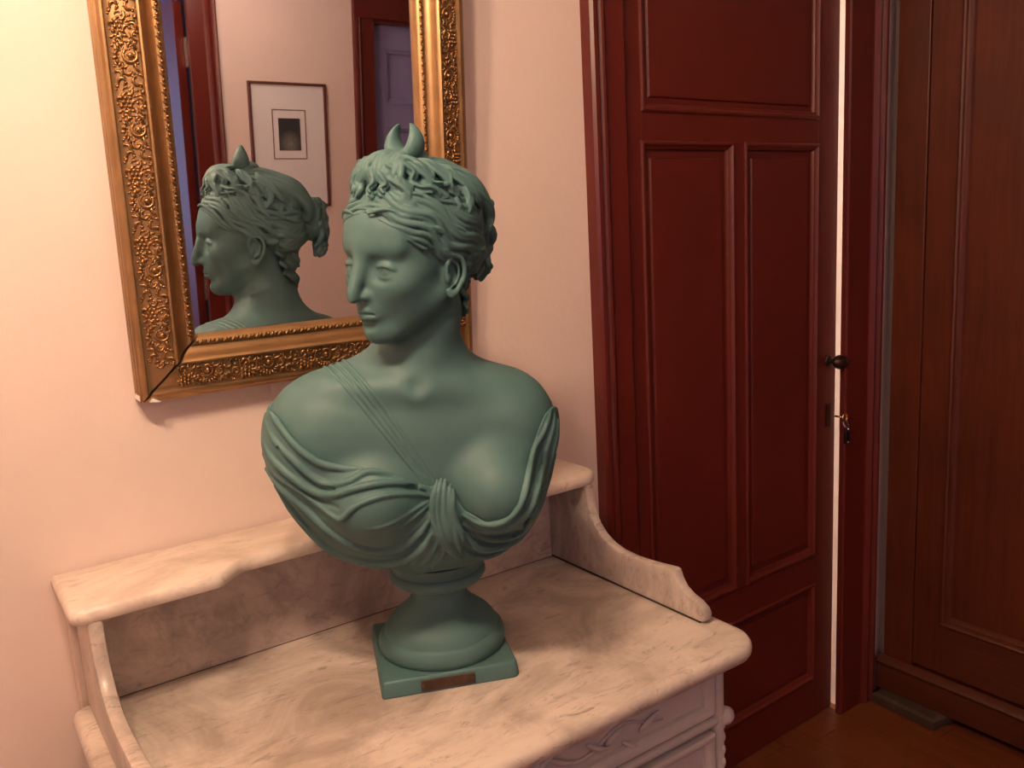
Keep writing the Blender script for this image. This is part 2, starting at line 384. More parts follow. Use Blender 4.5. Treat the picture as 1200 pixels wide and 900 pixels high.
side(.140, 'side_splash'); side(1.068, 'side_splash')
MB().box(.1635-ox, 1.0665-ox, -.068-oy, -.048-oy, TZ+.0022, TZ+.185).build('back_splash', 'marble_back', ws); MB().box(.162-ox, 1.068-ox, -.0665-oy, -.048-oy, TZ-.001, TZ+.18).build('joint', 'joint', ws)
MB().box(.131-ox, 1.099-ox, -.046-oy, -.002-oy, TZ-.03, TZ+.184, .002).build('backing_board', 'backing', ws)
# shelf with a stepped-back middle
SZ = TZ+.185; yf, yr = -.194, -.156
c = [(.119, -.003), (.119, yf+.02)] + arc(.119+.02, yf+.02, .02, 180, 270, 5)
def ogee(xa, xb, ya, yb, n=8): return [(xa+(xb-xa)*i/n, ya+(yb-ya)*(.5-.5*math.cos(math.pi*i/n))) for i in range(n+1)]
c += [(.30, yf)] + ogee(.325, .385, yf, yr, 12) + [(.615, yr-.001)] + ogee(.845, .905, yr, yf, 12) + arc(1.117-.05, yf+.05, .05, 270, 360, 8) + [(1.117, -.003)]
slab(MB(), [(a-ox, b_-oy) for a, b_ in c], [(.010, 0), (.003, .002), (0, .008), (.0, .014), (.003, .0205), (.0065, .0234), (.009, .024)], lambda a, b_, hgt: (a, b_, SZ+hgt)).build('shelf', 'marble_shelf', ws, 'auto')
# pale carved cabinet below
cx0, cx1, cy0 = .172-ox, 1.058-ox, -.560-oy
cb = MB(); cb.box(cx0, cx1, cy0+.018, -.06-oy, .08, TZ-.032); cb.build('cabinet_body', 'painted', ws)
for sx, xa in ((1, cx0), (-1, cx1)):
    pz = MB(); rr = .013
    ptsx = xa + sx*rr
    pz.tube([(ptsx, cy0+.006, .1), (ptsx, cy0+.006, TZ-.033)], rr, 12); pl = pz.build('corner_column', 'painted', ws, 'auto')
    for i in range(26):
        MB().ball((ptsx - sx*.004, cy0-.005, .11+i*.0245), (.006, .004, .0095), 7, 4).build('carved_bead', 'painted', pl, True) if i % 1 == 0 and .11+i*.0245 < .70 else None
def drawer(z0, z1):
    d = empty('drawer', (0, 0, 0), (0, 0, 0), ws)
    a, b_ = cx0+.030, cx1-.030
    MB().box(a, b_, cy0+.006, cy0+.03, z0, z1, .002).build('drawer_front', 'painted', d)
    q = MB(); rect_sweep(q, a, b_, z0, z1, [(.0, cy0+.006), (.0, cy0-.006), (.004, cy0-.009), (.010, cy0-.008), (.014, cy0-.004), (.019, cy0-.001), (.021, cy0+.006)]); q.build('drawer_moulding', 'painted', d, 'auto')
    # carved acanthus spray in the middle
    zc = (z0+z1)/2; k = MB(); xm = (a+b_)/2
    for sx in (-1, 1):
        for j in range(7):
            x_ = .03+.036*j; amp = .018*math.sin(j*.9)
            L = []; W = []
            for t in range(8):
                u = t/7; L.append((xm+sx*(x_+.045*u), cy0+.003-.003*math.sin(math.pi*u), zc+amp+(.5-(j % 2))*.05*u*(1-.45*u)*1.5)); W.append(.001+.0052*math.sin(math.pi*min(1, u*.9+.1))*(1-.5*u))
            k.tube(L, W, 6)
        k.tube([(xm+sx*.3*t/14, cy0+.004, zc+.014*math.sin(t*.8)) for t in range(15)], [.0045-.0002*t for t in range(15)], 6)
    k.ball((xm, cy0+.003, zc), (.022, .006, .022)); k.build('carving', 'painted', d, True)
drawer(.724, TZ-.038); drawer(.52, .690); drawer(.31, .50); drawer(.10, .29)
rl = MB()
for z_ in (.707,):
    # half-round rail with bulging ends
    rl.tube([(cx0-.012, cy0+.004, z_), (cx1+.012, cy0+.004, z_)], .0095, 12)
    for xx in (cx0-.002, cx1+.002): rl.ball((xx, cy0+.002, z_), (.020, .017, .016), 14, 8)
rl.build('corner_rail', 'painted', ws, 'auto')
MB().box(cx0-.01, cx1+.01, cy0-.008, -.06-oy, 0, .08, .004).build('plinth', 'painted', ws)

# ------------------------------------------------------------------ gilt mirror leaning forward from the wall
LEAN = R(3.5); MXc = .5995; MW, MH = .638, 1.06
mr = tag(empty('wall_mirror', (MXc, -.004, 1.322), (LEAN, 0, 0)), 'large wall mirror in an ornate gilt plaster frame leaning forward', 'mirror')
FP = [(0, 0), (0, .007), (.0028, .0085), (.0028, .0115), (0, .0135), (0, .0185), (.0035, .0205), (.0035, .0235), (.0012, .0255), (.0012, .0305), (.0048, .0325), (.0055, .0350), (.009, .0375), (.0125, .0375), (.0145, .0340), (.018, .033), (.026, .036), (.038, .0395), (.050, .0415), (.057, .0415), (.0585, .0465), (.0615, .0475), (.0645, .0455), (.0665, .041), (.071, .0335), (.077, .0285), (.0835, .0265), (.0845, .029), (.089, .030), (.0945, .027), (.0965, .024), (.100, .019), (.100, .010), (.060, 0)]
rw = .100
def rail(L, name, gap0=0, gap1=0):
    # local: length along +x from 0..L, s along +z, height along -y
    mb = MB(); n = len(FP); N = 1
    rings = [[(s_+gap0, -hh_, s_) for s_, hh_ in FP], [(L-s_-gap1, -hh_, s_) for s_, hh_ in FP]]
    mb.loft(rings); return mb
def orn_unit():
    u = MB()
    def h(s_): return .034+.0075*min(1, max(0, (s_-.018)/.035))
    def P(a, s_, e=0): return (a, -(h(s_)+e), s_)
    # c-scroll with ball and stem
    u.tube([P(.052+.0095*math.cos(a), .043+.0095*math.sin(a), .002) for a in [R(-150+i*24) for i in range(13)]], [.0014+.0018*math.sin(math.pi*i/12) for i in range(13)], 6)
    u.ball(P(.052, .043, .003), .0048, 8, 5)
    u.tube([P(.060, .048, .002), P(.070, .049, .002), P(.074, .053, .002)], .0019, 6); u.tube([P(.044, .050, .002), P(.034, .051, .002), P(.031, .047, .002)], .0019, 6)
    # shell fan
    for i in range(8):
        a = R(200+i*20); u.tube([P(.052+.012*math.cos(a), .036+.010*math.sin(a), .0015), P(.052+.020*math.cos(a), .036+.015*math.sin(a), .003)], [.0012, .0024], 6)
    # berry cluster
    for i in range(4):
        for j in range(3): u.ball(P(.006+i*.0062, .024+j*.0062+(i % 2)*.003, .0015), .0032, 7, 4)
    # leaf pairs / scrollets
    for cx_, s_, a0 in ((.012, .050, 30), (.024, .053, 150), (.088, .048, 200), (.098, .053, 20), (.090, .028, 80), (.102, .036, 300), (.080, .024, 10), (.016, .042, 120), (.073, .038, 230), (.032, .030, 60)):
        aa = R(a0); ca, sa = math.cos(aa), math.sin(aa)
        L = [P(cx_+.0062*math.cos(aa+t*.55), s_+.0048*math.sin(aa+t*.55), .0018) for t in range(8)]
        u.tube(L, [.0010+.0016*math.sin(math.pi*t/7) for t in range(8)], 6); u.ball(L[0], .0027, 7, 4)
    random.seed(12)
    for i in range(120): u.ball(P(random.uniform(.0, .106), random.uniform(.0195, .0565), .0), random.uniform(.0014, .0029), 6, 4)
    for i in range(26):
        a = random.uniform(0, 6.28); cx_, s_ = random.uniform(.004, .102), random.uniform(.022, .054)
        u.tube([P(cx_+.005*math.cos(a+t*.5), s_+.004*math.sin(a+t*.5), .001) for t in range(6)], [.001, .0017, .002, .002, .0016, .001], 5)
    me_o = u.build('ornament', 'gold', None, True); return me_o
proto = orn_unit(); omesh = proto.data; bpy.data.objects.remove(proto)
UL = .106
def bead_strip(L):
    b_ = MB(); n = int((L-.19)/.0135); off = (L-n*.0135)/2
    for i in range(n):
        x_ = off+i*.0135
        b_.ball((x_+.003, -.0300, .0905), (.0030, .0026, .0030), 7, 4); b_.ball((x_+.0075, -.0300, .0868), (.0020, .0022, .0020), 6, 4)
        b_.tube([(x_+.006, -.029, .0865), (x_+.0095, -.0305, .0885), (x_+.0125, -.029, .0925)], [.0010, .0022, .0010], 6)
    return b_
def make_rail(L, loc, rot, gap0=0, gap1=0):
    o = rail(L, 'frame_rail', gap0, gap1).build('frame_rail', 'gold_smooth', mr, 'auto'); o.location = loc; o.rotation_euler = rot
    n = int((L-.05)/UL); st = (L-n*UL)/2
    for i in range(n):
        q = bpy.data.objects.new('ornament', omesh); C.objects.link(q); q.parent = o; q.location = (st+i*UL, 0, 0)
        if i == 0 or i == n-1: q.scale = (.93, 1, 1); q.location.x += .006 if i == 0 else .002
    bead_strip(L).build('beading', 'gold', o, True)
    return o
make_rail(MW, (-MW/2, 0, 0), (0, 0, 0), .0055, 0)                     # bottom
make_rail(MW, (MW/2, 0, MH), (0, R(180), 0))                          # top
make_rail(MH, (-MW/2, 0, MH), (0, R(90), 0))                          # left (runs downwards)
make_rail(MH, (MW/2, 0, 0), (0, R(-90), 0))                           # right
MB().box(-MW/2+.093, MW/2-.093, -.0125, -.008, .093, MH-.093).build('mirror_glass', 'mirror', mr)
MB().box(-MW/2+.01, MW/2-.01, -.006, .0, .012, MH-.01).build('backboard', 'dark', mr)
ch = MB(); slab(ch, [(-MW/2-.0012, .005), (-MW/2+.003, .002), (-MW/2+.004, .010), (-MW/2, .013)], [(0, .004), (0, .030)], lambda a, b_, hgt: (a, -hgt, b_)).build('plaster_chip', 'plaster', mr)
ch = MB(); slab(ch, [(-MW/2+.014, .001), (-MW/2+.032, -.0006), (-MW/2+.027, .004), (-MW/2+.019, .009), (-MW/2+.016, .007)], [(0, .030), (.001, .0388)], lambda a, b_, hgt: (a, -hgt, b_)).build('plaster_chip', 'plaster', mr)

# ------------------------------------------------------------------ things behind the camera that the mirror shows
pf = tag(empty('framed_print', (1.84, Y1, 1.67)), 'small dark etching in wide pale mat and thin mahogany frame, seen in the mirror', 'picture')
pw_, ph_ = .218, .33
q = MB()
rings = [[(-pw_+i, y_, -ph_+i), (pw_-i, y_, -ph_+i), (pw_-i, y_, ph_-i), (-pw_+i, y_, ph_-i)] for i, y_ in ((0, 0), (0, .022), (.003, .025), (.012, .025), (.014, .020), (.014, .010))]
q.loft(rings, cap=False).build('frame', 'mahogany', pf)
MB().box(-pw_+.01, pw_-.01, .004, .012, -ph_+.01, ph_-.01).build('mat', 'print_mat', pf)
fr = MB(); zc = .06
rings = [[(-.095+i, y_, zc-.13+i), (.095-i, y_, zc-.13+i), (.095-i, y_, zc+.13-i), (-.095+i, y_, zc+.13-i)] for i, y_ in ((0, .012), (0, .0145), (.004, .0145), (.004, .012))]
fr.loft(rings, cap=False).build('mat_line', 'mahogany', pf)
mt, nt, b = nodes_of('etching_print')
mp = coords(nt, (1, 1, 1)); gr = nt.nodes.new('ShaderNodeTexGradient'); gr.gradient_type = 'SPHERICAL'
mp.inputs['Scale'].default_value = (15, 1, 13); mp.inputs['Location'].default_value = (0, 0, -.1)
nt.links.new(mp.outputs[0], gr.inputs['Vector']); nz = noise(nt, coords(nt, (1, 1, 1)), 90, 6)
mx = nt.nodes.new('ShaderNodeMath'); mx.operation = 'MULTIPLY'; nt.links.new(gr.outputs['Fac'], mx.inputs[0]); nt.links.new(nz.outputs['Fac'], mx.inputs[1])
rp = ramp(nt, [(0, (.035, .035, .04)), (.5, (.22, .21, .2))]); nt.links.new(mx.outputs[0], rp.inputs[0]); nt.links.new(rp.outputs[0], b.inputs['Base Color']); b.inputs['Roughness'].default_value = .6
M['etching'] = mt
MB().box(-.062, .062, .012, .0135, zc-.085, zc+.085).build('etching', 'etching', pf)

def front_prof(P): return [(x_, Y1+y_) for x_, y_ in P]
struct(strip(MB(), front_prof([(1.481, 0), (1.481, .03), (1.473, .036), (1.462, .03), (1.455, .024), (1.447, .03), (1.437, .032), (1.428, .024), (1.418, .018), (1.340, .018), (1.334, .014), (1.334, 0)]), 0, 2.55).build('trim_5', 'red_casing'), 'red moulded casing of the doorway left of the print, seen in the mirror', 'door casing')
struct(MB().box(O1[1]-.001, O1[1]+.012, Y1-.12, Y1-.001, 0, 2.5).build('trim_6', 'dark'), 'dark jamb gap of the doorway seen in the mirror', 'door jamb')
d2 = struct(empty('door_2', (1.326, Y1-.02, 0), (0, 0, R(-22))), 'open red door seen edge-on in the mirror beside a blue room', 'door')
MB().box(-.052, 0, -.75, 0, .01, 2.36, .002).build('leaf', 'red_casing', d2)
MB().box(-.008, .010, .004, .024, 2.05, 2.19, .001).build('hinge', 'steel', d2)
MB().box(-.008, .010, .004, .024, .86, .98, .001).build('hinge', 'steel', d2)
struct(strip(MB(), front_prof([(2.238, 0), (2.238, .034), (2.250, .038), (2.262, .03), (2.270, .034), (2.280, .026), (2.290, .018), (2.362, .018), (2.369, 0), (2.369, -.11), (2.355, -.11), (2.355, 0)]), 0, 2.36).build('trim_7', 'red_casing'), 'red moulded casing of the doorway right of the print, seen in the mirror', 'door casing')
struct(MB().box(2.238, 3.04, Y1, Y1+.03, 2.36, 2.48).build('trim_8', 'red_casing'), 'red head casing over the panelled door seen in the mirror', 'door casing')
d3 = struct(empty('door_3', (2.369, Y1-.085, 0)), 'panelled door coloured with blue glare, in a red frame, seen in the mirror', 'door')
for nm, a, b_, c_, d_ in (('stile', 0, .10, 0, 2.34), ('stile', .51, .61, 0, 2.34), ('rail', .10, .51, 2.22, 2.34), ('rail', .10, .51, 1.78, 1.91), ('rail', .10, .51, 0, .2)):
    MB().box(a, b_, -.03, .02, c_, d_, .001).build(nm, 'blue_glare_door', d3)
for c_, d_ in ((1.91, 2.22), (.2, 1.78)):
    pp = MB().box(.10, .51, -.02, .0, c_, d_).build('panel', 'blue_glare_door', d3)
    q = MB(); rect_sweep(q, .10, .51, c_, d_, [(-.002, .02), (-.002, .026), (.008, .028), (.016, .02), (.03, .012), (.034, 0)]); q.build('panel_moulding', 'blue_glare_door', pp)
struct(MB().box(2.369, 2.98, Y1-.11, Y1-.0, 2.34, 2.40).build('trim_9', 'red_casing'), 'red lintel above the panelled door seen in the mirror', 'door casing')

# ------------------------------------------------------------------ sculpting toolkit: signed-distance volume -> mesh
class Vol:
    def __init__(s, lo, hi, h):
        s.lo = np.array(lo, np.float32); s.h = h
        s.n = np.ceil((np.array(hi)-np.array(lo))/h).astype(int)+1
        s.ax = [(s.lo[i]+h*np.arange(s.n[i])).astype(np.float32) for i in range(3)]
        s.F = np.full(s.n, .08, np.float32)
    def block(s, lo, hi):
        a = np.clip(np.floor((np.array(lo)-s.lo)/s.h).astype(int), 0, s.n-1); b = np.clip(np.ceil((np.array(hi)-s.lo)/s.h).astype(int)+1, 1, s.n)
        if np.any(b <= a): return None
        sl = tuple(slice(a[i], b[i]) for i in range(3))
        return sl, s.ax[0][sl[0]][:, None, None], s.ax[1][sl[1]][None, :, None], s.ax[2][sl[2]][None, None, :]
    def put(s, sl, d, k, op='add'):
        a = s.F[sl]
        if op == 'sub':
            d = -d; h = np.maximum(k-np.abs(a-d), 0)/k if k > 0 else 0
            s.F[sl] = np.maximum(a, d)+h*h*k*.25
        else:
            h = np.maximum(k-np.abs(a-d), 0)/k if k > 0 else 0
            s.F[sl] = np.minimum(a, d)-h*h*k*.25
    def ell(s, c, r, k=.01, rot=None, op='add'):
        c = np.array(c, float); r = np.array(r, float); m_ = r.max()+k+3*s.h
        B = s.block(c-m_, c+m_)
        if B is None: return
        sl, X, Y, Z = B; X, Y, Z = X-c[0], Y-c[1], Z-c[2]
        if rot is not None:
            q = rot   # columns = ellipsoid axes
            X, Y, Z = (X*q[0, i]+Y*q[1, i]+Z*q[2, i] for i in range(3))
        A, B_, C_ = X/r[0], Y/r[1], Z/r[2]
        k0 = np.sqrt(A*A+B_*B_+C_*C_)+1e-9; k1 = np.sqrt((A/r[0])**2+(B_/r[1])**2+(C_/r[2])**2)+1e-9
        s.put(sl, (k0*(k0-1)/k1).astype(np.float32), k, op)
    def cap(s, a, b, ra, rb, k=.01, op='add'):
        a = np.array(a, float); b = np.array(b, float); m_ = max(ra, rb)+k+3*s.h
        B = s.block(np.minimum(a, b)-m_, np.maximum(a, b)+m_)
        if B is None: return
        sl, X, Y, Z = B; d = b-a; L2 = max(float(d@d), 1e-12)
        X, Y, Z = X-a[0], Y-a[1], Z-a[2]
        t = np.clip((X*d[0]+Y*d[1]+Z*d[2])/L2, 0, 1)
        s.put(sl, (np.sqrt((X-t*d[0])**2+(Y-t*d[1])**2+(Z-t*d[2])**2)-(ra+(rb-ra)*t)).astype(np.float32), k, op)
    def chain(s, pts, rad, k=.003, op='add'):
        """tube along a polyline: hard union inside the tube, smooth union with the volume"""
        P = np.array(pts, float); rad = np.full(len(P), rad, float) if np.isscalar(rad) else np.array(rad, float)
        m_ = rad.max()+k+3*s.h; B = s.block(P.min(0)-m_, P.max(0)+m_)
        if B is None: return
        sl = B[0]; D = np.full(tuple(q.stop-q.start for q in sl), 1.0, np.float32); o = [q.start for q in sl]
        for i in range(len(P)-1):
            a, b = P[i], P[i+1]; mm = max(rad[i], rad[i+1])+k+2*s.h
            Bi = s.block(np.minimum(a, b)-mm, np.maximum(a, b)+mm)
            if Bi is None: continue
            si, X, Y, Z = Bi; d = b-a; L2 = max(float(d@d), 1e-12); X, Y, Z = X-a[0], Y-a[1], Z-a[2]
            t = np.clip((X*d[0]+Y*d[1]+Z*d[2])/L2, 0, 1)
            dd = np.sqrt((X-t*d[0])**2+(Y-t*d[1])**2+(Z-t*d[2])**2)-(rad[i]+(rad[i+1]-rad[i])*t)
            sub = tuple(slice(max(q.start-o[j], 0), q.stop-o[j]) for j, q in enumerate(si))
            D[sub] = np.minimum(D[sub], dd)
        s.put(sl, D, k, op)
    def sample(s, p):
        q = (np.array(p)-s.lo)/s.h; i = np.clip(np.floor(q).astype(int), 0, s.n-2); f = np.clip(q-i, 0, 1)
        v = 0.0
        for dx in (0, 1):
            for dy in (0, 1):
                for dz in (0, 1):
                    v += (f[0] if dx else 1-f[0])*(f[1] if dy else 1-f[1])*(f[2] if dz else 1-f[2])*float(s.F[i[0]+dx, i[1]+dy, i[2]+dz])
        return v
    def normal(s, p):
        e = s.h*1.5; g = np.array([s.sample(np.array(p)+np.eye(3)[i]*e)-s.sample(np.array(p)-np.eye(3)[i]*e) for i in range(3)])
        return g/(np.linalg.norm(g)+1e-9)
    def mesh(s, name, relax=1):
        F = s.F; S = F < 0; n = s.n
        cnt = np.zeros(n-1, np.int8)
        for dx in (0, 1):
            for dy in (0, 1):
                for dz in (0, 1): cnt += S[dx:n[0]-1+dx, dy:n[1]-1+dy, dz:n[2]-1+dz]
        act = (cnt > 0) & (cnt < 8); I, J, K = np.nonzero(act)
        idx = np.full(n-1, -1, np.int32); idx[I, J, K] = np.arange(len(I))
        pos = np.zeros((len(I), 3)); w_ = np.zeros(len(I))
        cs = [(0,0,0),(1,0,0),(0,1,0),(1,1,0),(0,0,1),(1,0,1),(0,1,1),(1,1,1)]
        val = [F[I+c[0], J+c[1], K+c[2]].astype(float) for c in cs]
        for a in range(8):
            for ax_ in range(3):
                if cs[a][ax_] == 0:
                    b = a+(1 << ax_); fa, fb = val[a], val[b]; x_ = (fa < 0) != (fb < 0)
                    t = np.where(x_, fa/np.where(fa == fb, 1, fa-fb), 0)
                    for d in range(3):
                        pos[:, d] += np.where(x_, cs[a][d]+(t if d == ax_ else 0), 0)
                    w_ += x_
        pos = (pos/w_[:, None]+np.stack([I, J, K], 1))*s.h+s.lo
        quads = []
        for ax_ in range(3):
            sl0 = [slice(None)]*3; sl1 = [slice(None)]*3; sl0[ax_] = slice(0, -1); sl1[ax_] = slice(1, None)
            A = S[tuple(sl0)]; B = S[tuple(sl1)]; e = np.stack(np.nonzero(A != B), 1)
            u, v = (ax_+1) % 3, (ax_+2) % 3
            ok = (e[:, u] > 0) & (e[:, v] > 0) & (e[:, u] < n[u]-1) & (e[:, v] < n[v]-1); e = e[ok]
            def g(du, dv):
                q = e.copy(); q[:, u] -= du; q[:, v] -= dv; return idx[q[:, 0], q[:, 1], q[:, 2]]
            q = np.stack([g(1, 1), g(0, 1), g(0, 0), g(1, 0)], 1)
            fl = ~A[e[:, 0], e[:, 1], e[:, 2]]; q[fl] = q[fl][:, ::-1]
            quads.append(q)
        Q = np.concatenate(quads); Q = Q[(Q >= 0).all(1)]
        for _ in range(relax):
            E = np.concatenate([Q[:, [0, 1]], Q[:, [1, 2]], Q[:, [2, 3]], Q[:, [3, 0]]])
            acc = np.zeros_like(pos); c_ = np.bincount(np.concatenate([E[:, 0], E[:, 1]]), minlength=len(pos))
            for d in range(3):
                acc[:, d] = np.bincount(E[:, 0], pos[E[:, 1], d], len(pos))+np.bincount(E[:, 1], pos[E[:, 0], d], len(pos))
            pos = np.where(c_[:, None] > 0, .5*pos+.5*acc/np.maximum(c_, 1)[:, None], pos)
        me = bpy.data.meshes.new(name)
        me.vertices.add(len(pos)); me.vertices.foreach_set('co', pos.astype(np.float32).ravel())
        me.loops.add(len(Q)*4); me.loops.foreach_set('vertex_index', Q.astype(np.int32).ravel())
        me.polygons.add(len(Q)); me.polygons.foreach_set('loop_start', np.arange(0, len(Q)*4, 4, dtype=np.int32))
        me.update(calc_edges=True); me.validate()
        me.polygons.foreach_set('use_smooth', np.ones(len(me.polygons), bool))
        return me
def spline(P, n):
    """Catmull-Rom resampling of a polyline"""
    P = np.array(P, float); P = np.vstack([2*P[0]-P[1], P, 2*P[-1]-P[-2]]); out = []
    m_ = len(P)-3
    for t in np.linspace(0, m_-1e-6, n):
        i = int(t); u = t-i; a, b, c, d = P[i:i+4]
        out.append(.5*((2*b)+(-a+c)*u+(2*a-5*b+4*c-d)*u*u+(-a+3*b-3*c+d)*u**3))
    return np.array(out)

# ------------------------------------------------------------------ the bust of the huntress (local frame: x right, y back, z up)
mt, nt, b = nodes_of('verdigris_patina')
mp = coords(nt); n1 = noise(nt, mp, 7, 5, .6); n2 = noise(nt, mp, 60, 5, .6)
rp = ramp(nt, [(.3, (.058, .132, .133)), (.55, (.068, .150, .150)), (.75, (.082, .170, .168))]); nt.links.new(n1.outputs['Fac'], rp.inputs[0])
nt.links.new(rp.outputs[0], b.inputs['Base Color']); b.inputs['Roughness'].default_value = .56; b.inputs['Specular IOR Level'].default_value = .45
bump(nt, b, n2.outputs['Fac'], .10, .0006); M['patina'] = mt
BO = Vector((.655, -.293, TZ)); BTH = R(-21.8)
bust = tag(empty('bust_statue', BO, (0, 0, BTH)), 'green patinated classical bust of a woman wearing a crescent diadem', 'bust')

# viewpoint from which the folds were laid out, in bust coordinates
_Rm = Matrix.Rotation(-BTH, 3, 'Z')
EYE = np.array(_Rm @ (CAM-BO)); e_r = np.array(_Rm @ rt); e_u = np.array(_Rm @ up); e_f = np.array(_Rm @ fw)
def sight(px, py):
    d = e_f+e_r*(px-600)/F_PX-e_u*(py-450)/F_PX; return d/np.linalg.norm(d)

HB = 1.6e-3
body = Vol((-.275, -.262, .165), (.225, .115, .84), HB)
# torso lofted from sections: z, x left, x right, y front, y back, squareness
SEC = np.array([
 (.150, -.05, .056, -.055, .050, 2.0), (.183, -.058, .064, -.065, .055, 2.0), (.197, -.086, .092, -.100, .07, 2.0), (.220, -.130, .128, -.128, .080, 2.05), (.244, -.170, .150, -.143, .085, 2.1),
 (.270, -.190, .164, -.150, .088, 2.2), (.300, -.207, .172, -.152, .090, 2.3), (.341, -.231, .184, -.152, .090, 2.4), (.379, -.242, .192, -.150, .088, 2.4),
 (.415, -.240, .192, -.148, .082, 2.4), (.437, -.233, .186, -.145, .075, 2.35), (.464, -.220, .168, -.139, .064, 2.25), (.480, -.207, .150, -.135, .055, 2.15), (.495, -.186, .128, -.130, .046, 2.1),
 (.510, -.160, .100, -.124, .036, 2.0), (.524, -.128, .078, -.114, .016, 2.0), (.538, -.095, .060, -.104, -.004, 2.0), (.552, -.066, .046, -.094, -.026, 2.0), (.570, -.034, .022, -.085, -.042, 2.0)])
zz = body.ax[2]; kz = zz < .63
zs = zz[kz]
def smooth_interp(col):
    v = np.interp(zs, SEC[:, 0], SEC[:, col]); ker = np.hanning(15); ker /= ker.sum()
    return np.convolve(np.pad(v, 7, mode='edge'), ker, 'valid').astype(np.float32)
xl, xr, yf_, yb_, pw2 = (smooth_interp(i)[None, None, :] for i in range(1, 6))
X = body.ax[0][:, None, None]; Y = body.ax[1][None, :, None]
cx_ = (xl+xr)/2; a_ = (xr-xl)/2*.968; yc_ = np.float32(-.045)
b_ = np.where(Y < yc_, yc_-yf_, yb_-yc_)
q = (np.abs((X-cx_)/a_)**pw2+np.abs((Y-yc_)/b_)**pw2)**(1/pw2)
d = (q-1)*np.minimum(a_, b_)*.92
body.F[:, :, kz] = np.maximum(d, zs[None, None, :]-.566)
body.F = np.maximum(body.F, (.180-zz)[None, None, :])
# shoulders, breasts, collar bones, neck
body.ell((-.165, -.055, .430), (.062, .072, .075), .05)
body.ell((.128, -.055, .405), (.056, .070, .075), .05)
body.ell((.082, -.128, .336), (.060, .066, .058), .030)
body.ell((.088, -.150, .320), (.046, .048, .044), .030)
body.ell((-.100, -.128, .330), (.062, .064, .058), .030)
NB = np.array((-.008, -.062, .488)); NT = np.array((-.002, -.090, .635))
body.cap(NB, NT, .066, .054, .035)
body.cap((-.036, -.132, .490), (-.150, -.098, .498), .007, .009, .030); body.cap((-.010, -.132, .488), (.105, -.094, .468), .007, .009, .030)
body.ell((-.024, -.152, .500), (.009, .010, .009), .022, op='sub')
# neck muscle from behind the ear to the notch
body.cap((.030, -.098, .60), (-.018, -.116, .504), .018, .007, .028)

# head frame: u = her left, v = forward, w = up (mm, eye line at w = 0)
HS = 1.07e-3; PHI = R(53); HP = R(2.0); HR = R(4.0)
HO = np.array((-.0113, -.099, .679))
f0 = np.array((-math.sin(PHI), -math.cos(PHI), 0)); s0 = np.array((math.cos(PHI), -math.sin(PHI), 0)); z0_ = np.array((0, 0, 1.))
hf = f0*math.cos(HP)-z0_*math.sin(HP); hw = z0_*math.cos(HP)+f0*math.sin(HP)
hs = s0*math.cos(HR)-hw*math.sin(HR); hw = hw*math.cos(HR)+s0*math.sin(HR)
HM = np.stack([hs, hf, hw], 1)
def hp(u, v=None, w=None):
    p = np.array(u if v is None else (u, v, w), float); return HO+(p@HM.T)*HS
def rot_uvw(rx=0, ry=0, rz=0):
    return HM@np.array((Matrix.Rotation(R(rz), 3, 'Z') @ Matrix.Rotation(R(ry), 3, 'Y') @ Matrix.Rotation(R(rx), 3, 'X')))
def he(V, c, r, k, op='add', rot=(0, 0, 0)): V.ell(hp(c), np.array(r)*HS, k*HS, rot_uvw(*rot), op)
def hc(V, a, b, ra, rb, k, op='add'): V.cap(hp(a), hp(b), ra*HS, rb*HS, k*HS, op)
def hch(V, P, rad, k, op='add'): V.chain(hp(np.array(P)), (np.array(rad)*HS if not np.isscalar(rad) else rad*HS), k*HS, op)
he(body, (0, -8, 34), (69, 92, 82), 10)
he(body, (0, 32, -14), (58, 60, 74), 25)                        # face mass
he(body, (0, 38, -64), (37, 44, 41), 22)                        # jaw mass
he(body, (0, 71, -93), (15, 15, 15), 22)                        # chin
he(body, (0, 59, -44), (26, 27, 22), 20)                        # upper jaw
for s_ in (-1, 1):
    hc(body, (s_*47, 2, -48), (s_*18, 60, -92), 14, 9, 20)     # jaw line
    he(body, (s_*37, 58, -28), (19, 20, 19), 22)                # cheek
    hc(body, (s_*9, 84.5, 19), (s_*43, 69, 18), 7, 7.5, 14)       # brow
he(body, (0, 58, 38), (53, 33, 34), 22)                         # forehead
for s_ in (-1, 1):
    he(body, (s_*30, 96, -6), (20, 15, 15), 9, 'sub')
    he(body, (s_*33, 98, -18), (17, 15, 8), 9, 'sub')         # socket
hch(body, [(0, 85, 26), (0, 90, 6), (0, 98.5, -16), (0, 107, -35), (0, 108, -42)], [10.5, 9.4, 8.8, 8.4, 7.8], 10)
